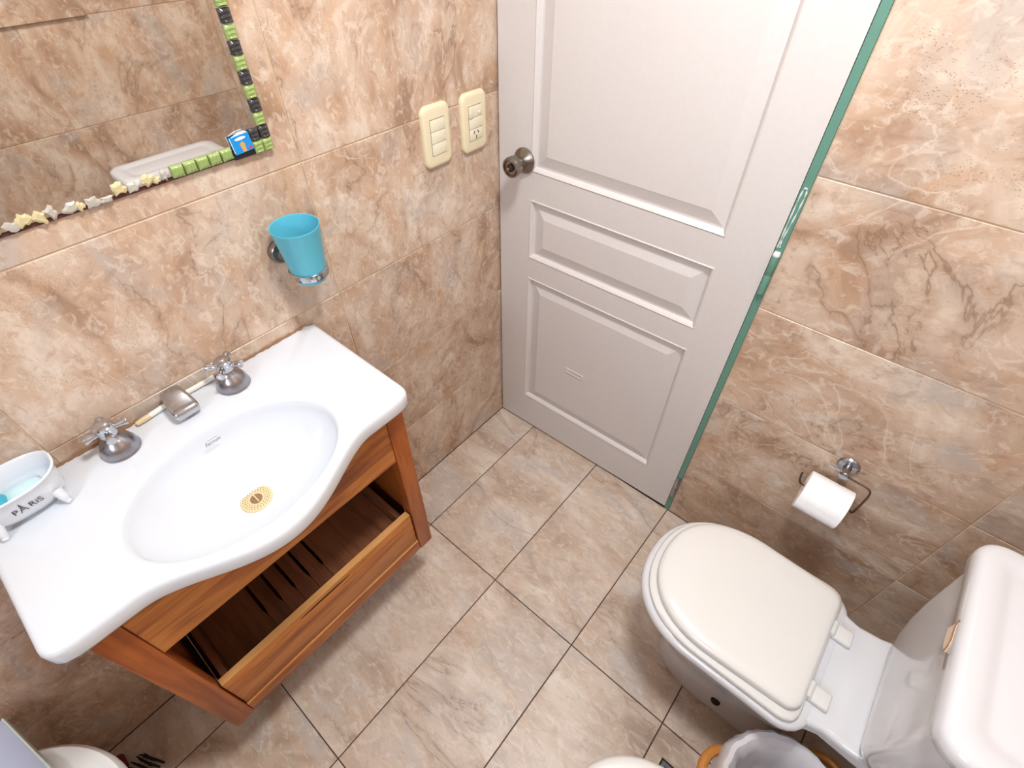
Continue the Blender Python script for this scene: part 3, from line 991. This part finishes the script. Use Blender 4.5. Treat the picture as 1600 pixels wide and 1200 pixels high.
# ------------------------------------------------------------------ toilet paper and its holder
th = empty('paper_holder', (1.102, -0.03, 0.56), 'small metal paper roll holder with bent rusty wire', 'holder')
RX0, RX1, RY, RZ = 1.047, 1.146, -0.066, 0.513
part('wall_rose', lathe(bmesh.new(), [(0.0245, 0), (0.025, 0.003), (0.022, 0.008), (0.014, 0.010)], (1.103, 0, 0.592), (0, -1, 0), 32), 'chrome_worn', th)
part('screw_hole', lathe(bmesh.new(), [(0.002, 0.004), (0.002, 0.0085)], (1.108, 0, 0.611), (0, -1, 0), 10), 'dark_hole', th)
part('post', lathe(bmesh.new(), [(0.0095, 0.009), (0.0085, 0.02), (0.0085, 0.034), (0.0115, 0.037), (0.0118, 0.042), (0.008, 0.045)], (1.103, 0, 0.592), (0, -1, 0), 24), 'chrome_worn', th)
part('peg', tube(bmesh.new(), [(1.103, -0.030, 0.592), (1.066, -0.030, 0.593)], 0.0028, 10), 'chrome', th)
part('wire', tube(bmesh.new(), bezier([(1.105, -0.032, 0.588), (1.130, -0.035, 0.588), (1.158, -0.040, 0.590), (1.166, -0.046, 0.578), (1.163, -0.062, 0.540), (1.160, -0.066, 0.520), (1.150, -0.066, 0.5245), (1.10, -0.066, 0.5245), (1.045, -0.066, 0.5245), (1.034, -0.066, 0.530), (1.029, -0.062, 0.546), (1.028, -0.060, 0.556)], 6), 0.0025, 8), 'wire_rust', th)
roll = empty('toilet_roll', ((RX0 + RX1) / 2, RY, RZ - 0.05), 'white toilet paper roll hanging on the wire holder', 'toilet roll')
prof = [(0.0185, 0.0), (0.0495, 0.0), (0.0512, 0.0012), (0.0512, 0.0978), (0.0495, 0.099), (0.0185, 0.099), (0.0185, 0.0)]
bm = lathe(bmesh.new(), prof, (RX0, RY, RZ), (1, 0, 0), 56, cap0=False, cap1=False)
bmesh.ops.remove_doubles(bm, verts=bm.verts, dist=1e-5)
part('paper', bm, 'paper', roll, smooth=40)
bm = lathe(bmesh.new(), [(0.0185, 0.0005), (0.0172, 0.0005), (0.0172, 0.0985), (0.0185, 0.0985), (0.0185, 0.0005)], (RX0, RY, RZ), (1, 0, 0), 32, cap0=False, cap1=False)
bmesh.ops.remove_doubles(bm, verts=bm.verts, dist=1e-5)
part('core', bm, 'cardboard', roll)
# loose sheet: wraps over the top and ends in a straight edge in front
bm = bmesh.new()
ra, rb = [], []
for i in range(22):
    a = math.radians(60 + 132 * i / 21)
    rr = 0.0521 + 0.0006 * math.sin(i * 0.6) + (0.0012 if i > 18 else 0)
    ra.append((rr, a))
pr_ = [(RY + rr * math.cos(a), RZ + rr * math.sin(a)) for rr, a in ra] + [(RY + (rr - 0.0006) * math.cos(a), RZ + (rr - 0.0006) * math.sin(a)) for rr, a in reversed(ra)]
loft(bm, [[(x, y, z) for y, z in pr_] for x in (RX0 + 0.0005, RX1 - 0.0005)])
part('loose_sheet', bm, 'paper', roll, smooth=40)

# ------------------------------------------------------------------ toilet
TYC = -0.377


def dshape(xf, xb, wd, z, a=0.19, rb=0.05, p=2.25, wb=None, yc=None, n=40):
    """rounded front at xf, flat back at xb, half width wd"""
    yc = TYC if yc is None else yc
    wb = wd if wb is None else wb
    out = []
    xc = xf + a
    for i in range(n + 1):
        t = math.pi / 2 + math.pi * i / n
        c, s = math.cos(t), math.sin(t)
        out.append((xc - abs(c) ** (2 / p) * a, yc + math.copysign(abs(s) ** (2 / p), s) * wd, z))
    for i in range(1, 5):
        f = i / 5
        out.append((xc + (xb - rb - xc) * f, yc - (wd + (wb - wd) * f), z))
    for i in range(7):
        t = math.radians(-90 + 90 * i / 6)
        out.append((xb - rb + rb * math.cos(t), yc - wb + rb + rb * math.sin(t), z))
    for i in range(7):
        t = math.radians(90 * i / 6)
        out.append((xb - rb + rb * math.cos(t), yc + wb - rb + rb * math.sin(t), z))
    for i in range(1, 5):
        f = 1 - i / 5
        out.append((xc + (xb - rb - xc) * f, yc + (wd + (wb - wd) * f), z))
    return out


toi = empty('toilet', (1.15, TYC, 0.0), 'white ceramic toilet with lid closed and boxy cistern', 'toilet')
rings = [dshape(0.950, 1.30, 0.096, 0.0005, 0.15, 0.03), dshape(0.948, 1.30, 0.098, 0.02, 0.15, 0.03), dshape(0.944, 1.29, 0.098, 0.10, 0.15, 0.03), dshape(0.925, 1.28, 0.108, 0.17, 0.16, 0.04),
         dshape(0.885, 1.27, 0.132, 0.25, 0.17, 0.05), dshape(0.853, 1.265, 0.158, 0.32, 0.18, 0.05), dshape(0.834, 1.262, 0.174, 0.365, 0.19, 0.06), dshape(0.828, 1.262, 0.180, 0.380, 0.19, 0.06),
         dshape(0.829, 1.262, 0.180, 0.390, 0.19, 0.06), dshape(0.833, 1.258, 0.177, 0.3965, 0.19, 0.06), dshape(0.842, 1.250, 0.170, 0.399, 0.19, 0.06)]
part('bowl', loft(bmesh.new(), rings), 'ceramic_toilet', toi, smooth=50)
# deck between the bowl and the cistern
rings = []
for x, hw, z0, z1 in ((1.20, 0.150, 0.345, 0.397), (1.235, 0.150, 0.345, 0.3975), (1.262, 0.138, 0.352, 0.398), (1.285, 0.132, 0.356, 0.398), (1.33, 0.135, 0.356, 0.400), (1.352, 0.137, 0.356, 0.408), (1.44, 0.138, 0.356, 0.410)):
    rings.append([(x, a, b) for a, b in rrect(TYC, (z0 + z1) / 2, hw, (z1 - z0) / 2, 0.012, 5)])
part('deck', loft(bmesh.new(), rings), 'ceramic_toilet', toi, smooth=50)
part('seat', loft(bmesh.new(), [dshape(0.848, 1.232, 0.168, 0.400, 0.185, 0.035), dshape(0.843, 1.236, 0.172, 0.404, 0.185, 0.035), dshape(0.843, 1.236, 0.172, 0.412, 0.185, 0.035), dshape(0.848, 1.232, 0.168, 0.4165, 0.185, 0.035)]), 'seat_plastic', toi, smooth=50)
lid = part('lid', loft(bmesh.new(), [dshape(0.864, 1.224, 0.156, 0.4175, 0.18, 0.03, wb=0.150), dshape(0.858, 1.228, 0.161, 0.421, 0.18, 0.03, wb=0.154), dshape(0.858, 1.228, 0.161, 0.432, 0.18, 0.03, wb=0.154),
                                     dshape(0.861, 1.226, 0.158, 0.437, 0.18, 0.03, wb=0.151), dshape(0.868, 1.220, 0.151, 0.4405, 0.178, 0.03, wb=0.144), dshape(0.880, 1.209, 0.139, 0.4425, 0.17, 0.03, wb=0.132), dshape(0.93, 1.16, 0.095, 0.4445, 0.12, 0.03, wb=0.09)]), 'seat_plastic', toi, smooth=60)
for hy in (-0.300, -0.458):
    h = part('seat_hinge', newbox((1.236, hy - 0.019, 0.398), (1.277, hy + 0.019, 0.413), 0.004, 3), 'seat_plastic', toi, smooth=40)
    part('hinge_barrel', lathe(bmesh.new(), [(0.006, -0.018), (0.0072, -0.017), (0.0072, 0.017), (0.006, 0.018)], (1.236, hy, 0.4125), (0, 1, 0), 16), 'seat_plastic', h)
part('floor_bolt', lathe(bmesh.new(), [(0.012, -0.004), (0.012, 0.003), (0.009, 0.007), (0.004, 0.008)], (1.140, TYC - 0.099, 0.078), (0, -1, 0.1), 16), 'dark_hole', toi)
rings = []
for x0, hw, z in ((1.352, 0.128, 0.400), (1.345, 0.137, 0.405), (1.338, 0.148, 0.43), (1.332, 0.162, 0.47), (1.327, 0.174, 0.515), (1.322, 0.181, 0.58), (1.316, 0.185, 0.70), (1.315, 0.185, 0.740)):
    rings.append([(a, b, z) for a, b in rrect((x0 + 1.488) / 2, TYC - 0.008, (1.488 - x0) / 2, hw, 0.035, 7)])
part('cistern', loft(bmesh.new(), rings), 'ceramic_toilet', toi, smooth=50)
rings = []
for ins, z in ((0.003, 0.741), (0.0, 0.744), (-0.001, 0.765), (0.001, 0.774), (0.006, 0.7795), (0.012, 0.782), (0.030, 0.7825), (0.040, 0.7805), (0.048, 0.7775), (0.055, 0.7772), (0.062, 0.7785)):
    rings.append([(a, b, z) for a, b in rrect((1.298 + 1.492) / 2, TYC - 0.020, (1.492 - 1.298) / 2 - ins, 0.203 - ins, max(0.042 - ins * 0.4, 0.01), 7)])
part('cistern_lid', loft(bmesh.new(), rings), 'ceramic_toilet', toi, smooth=55)
bm = bmesh.new()
pl = [(-0.386, 0.770), (-0.388, 0.764), (-0.392, 0.760), (-0.404, 0.758), (-0.416, 0.757), (-0.428, 0.751), (-0.434, 0.742), (-0.420, 0.736), (-0.388, 0.738)]
loft(bm, [[(x, a, b) for a, b in pl] for x in (1.3000, 1.2958)])
ch = part('lever_stub', bm, 'chip_clay', toi, smooth=0)
bm = bmesh.new()
tube(bm, [(1.2955, a, b) for a, b in pl[:7]], 0.0011, 6)
part('broken_edge', bm, 'grime', ch, smooth=0)

# ------------------------------------------------------------------ bidet, only its rim reaches into view
BYC = -0.935
bid = empty('bidet', (1.15, BYC, 0.0), 'white ceramic bidet beside the waste basket, rim just visible', 'bidet')
B = lambda xf, xb, wd, z, a=0.19, rb=0.05: dshape(xf + 0.050, xb, wd, z, a, rb, yc=BYC)
rings = [B(0.98, 1.45, 0.095, 0.0005, 0.15), B(0.975, 1.45, 0.098, 0.06, 0.15), B(0.95, 1.45, 0.12, 0.20, 0.16), B(0.905, 1.455, 0.165, 0.33, 0.19), B(0.893, 1.458, 0.177, 0.368, 0.19), B(0.892, 1.458, 0.178, 0.380, 0.19), B(0.898, 1.453, 0.172, 0.388, 0.19),
         B(0.915, 1.40, 0.155, 0.389, 0.17), B(0.925, 1.37, 0.147, 0.383, 0.17), B(0.94, 1.35, 0.132, 0.34, 0.16), B(0.98, 1.32, 0.10, 0.28, 0.13), B(1.05, 1.25, 0.05, 0.26, 0.08, 0.03)]
part('bidet_bowl', loft(bmesh.new(), rings), 'seat_plastic', bid, smooth=55)
part('bidet_tap', lathe(bmesh.new(), [(0.022, 0), (0.022, 0.005), (0.014, 0.012), (0.012, 0.05), (0.016, 0.055), (0.012, 0.065)], (1.43, BYC, 0.388), n=24), 'chrome', bid)

# ------------------------------------------------------------------ floor drain
fd = empty('floor_drain', (1.15, -0.705, 0.0), 'small square metal floor drain between basket and bidet', 'drain')
q = ((1.100, -0.752, 0.0002), (1.198, -0.654, 0.0018))
part('rim', newbox(*q), 'dark_hole', fd, smooth=0)
part('grate', newbox((1.104, -0.748, 0.0004), (1.194, -0.658, 0.0032), 0.0008), 'chrome_worn', fd, smooth=30)
part('inner_line', newbox((1.113, -0.739, 0.003), (1.185, -0.667, 0.0036)), 'dark_hole', fd, smooth=0)
part('inner_plate', newbox((1.1155, -0.7365, 0.0032), (1.1825, -0.6695, 0.0042), 0.0004), 'chrome_worn', fd, smooth=30)
for i in range(4):
    for j in range(4):
        part('drain_hole', lathe(bmesh.new(), [(0.0042, 0.0035), (0.0042, 0.0046)], (1.1235 + i * 0.0168, -0.6775 - j * 0.0168, 0), n=12), 'dark_hole', fd, smooth=0)

# ------------------------------------------------------------------ wicker waste basket with a bag
WX, WY, WH, WR = 1.306, -0.632, 0.262, 0.120
bas = empty('waste_basket', (WX, WY, 0.0), 'orange wicker waste basket between toilet and bidet', 'basket')
part('basket_bottom', lathe(bmesh.new(), [(0.092, 0.002), (0.094, 0.010)], (WX, WY, 0), n=40), 'wicker', bas)
for k in range(14):
    zz = 0.012 + k * 0.0176
    rad = 0.094 + (WR - 0.094) * k / 13
    pth = []
    for i in range(49):
        a = 2 * math.pi * i / 48
        rr = rad + 0.0022 * (1 if (i + k) % 2 else -1)
        pth.append((WX + rr * math.cos(a), WY + rr * math.sin(a), zz))
    part('woven_coil', tube(bmesh.new(), pth, 0.0088, 7), 'wicker', bas)
for a0 in (math.radians(197), math.radians(62)):
    pts = []
    for i in range(13):
        t = i / 12
        a = a0 + (t - 0.5) * 1.15
        bul = math.sin(math.pi * t)
        rr = WR + 0.004 + 0.038 * bul
        pts.append((WX + rr * math.cos(a), WY + rr * math.sin(a), 0.200 + 0.036 * bul))
    part('basket_handle', tube(bmesh.new(), pts, 0.0105, 9), 'wicker', bas)
bm = bmesh.new()
n = 72
rings = []
rnd = [random.uniform(-1, 1) for _ in range(n)]
rnd = [(rnd[i] + rnd[i - 1] + rnd[(i + 1) % n]) / 2 for i in range(n)]
for rad, zz, amp in ((0.137, 0.190, 0.006), (0.136, 0.232, 0.004), (0.134, 0.254, 0.003), (0.128, 0.264, 0.002), (0.118, 0.2635, 0.002), (0.107, 0.250, 0.003), (0.097, 0.22, 0.004), (0.086, 0.15, 0.005), (0.074, 0.06, 0.006), (0.05, 0.03, 0.003)):
    rings.append([(WX + (rad + amp * rnd[(i * 3 + int(zz * 60)) % n]) * math.cos(2 * math.pi * i / n), WY + (rad + amp * rnd[(i * 3 + int(zz * 60)) % n]) * math.sin(2 * math.pi * i / n),
                   zz + amp * 0.7 * rnd[(i * 5 + 7) % n]) for i in range(n)])
loft(bm, rings, cap0=False)
tag(part('bin_liner', bm, 'bag_plastic', None, smooth=35), 'crumpled translucent plastic bag lining the wicker basket', 'bag')

# ------------------------------------------------------------------ tub, board and brush by the left wall
BXc, BYc = 0.300, -1.650
btub = empty('plastic_bucket', (BXc, BYc, 0), 'round white lidded plastic bucket under the pale board', 'bucket')
part('bucket_shell', lathe(bmesh.new(), [(0.150, 0.002), (0.155, 0.006), (0.165, 0.10), (0.188, 0.33), (0.194, 0.372), (0.190, 0.374)], (BXc, BYc, 0), n=64), 'tub_plastic', btub)
part('bucket_lid', lathe(bmesh.new(), [(0.200, 0.3745), (0.213, 0.376), (0.214, 0.393), (0.209, 0.400), (0.200, 0.4005), (0.195, 0.397), (0.190, 0.396), (0.10, 0.399), (0.02, 0.400)], (BXc, BYc, 0), n=64), 'tub_plastic', btub)
bm = bmesh.new()
brd = empty('plastic_board', (0.28, -1.70, 0.402), 'pale bluish white plastic board laid across the bucket lid', 'board')
bmat = Matrix.Translation((0.2705, -1.7145, 0.4105)) @ Matrix.Rotation(math.radians(11.8), 4, 'Z')
bm = newbox((-0.21, -0.21, -0.007), (0.22, 0.205, 0.007), 0.003)
bmesh.ops.transform(bm, matrix=bmat, verts=bm.verts)
part('board_sheet', bm, 'board_plastic', brd, smooth=30)
bm = newbox((-0.21, 0.2045, -0.0065), (0.22, 0.2085, 0.0072), 0.001)
bmesh.ops.transform(bm, matrix=bmat, verts=bm.verts)
part('board_rim', bm, 'board_edge', brd, smooth=30)
br = empty('scrub_brush', (0.085, -1.545, 0), 'small scrub brush with black bristles and dark red handle', 'brush')
part('brush_handle', newbox((0.035, -1.590, 0.002), (0.075, -1.545, 0.022), 0.006, 3), 'brush_red', br)
bm = bmesh.new()
for i in range(9):
    for j in range(5):
        x, y = 0.080 + i * 0.0065, -1.560 + j * 0.012 + i * 0.003
        tube(bm, [(x, y, 0.001), (x + random.uniform(-0.004, 0.004), y + random.uniform(-0.004, 0.004), 0.024 + random.uniform(0, 0.006))], [0.0028, 0.0016], 5)
o = part('bristles', bm, 'bristle', br, smooth=0)
o['kind'] = 'stuff'
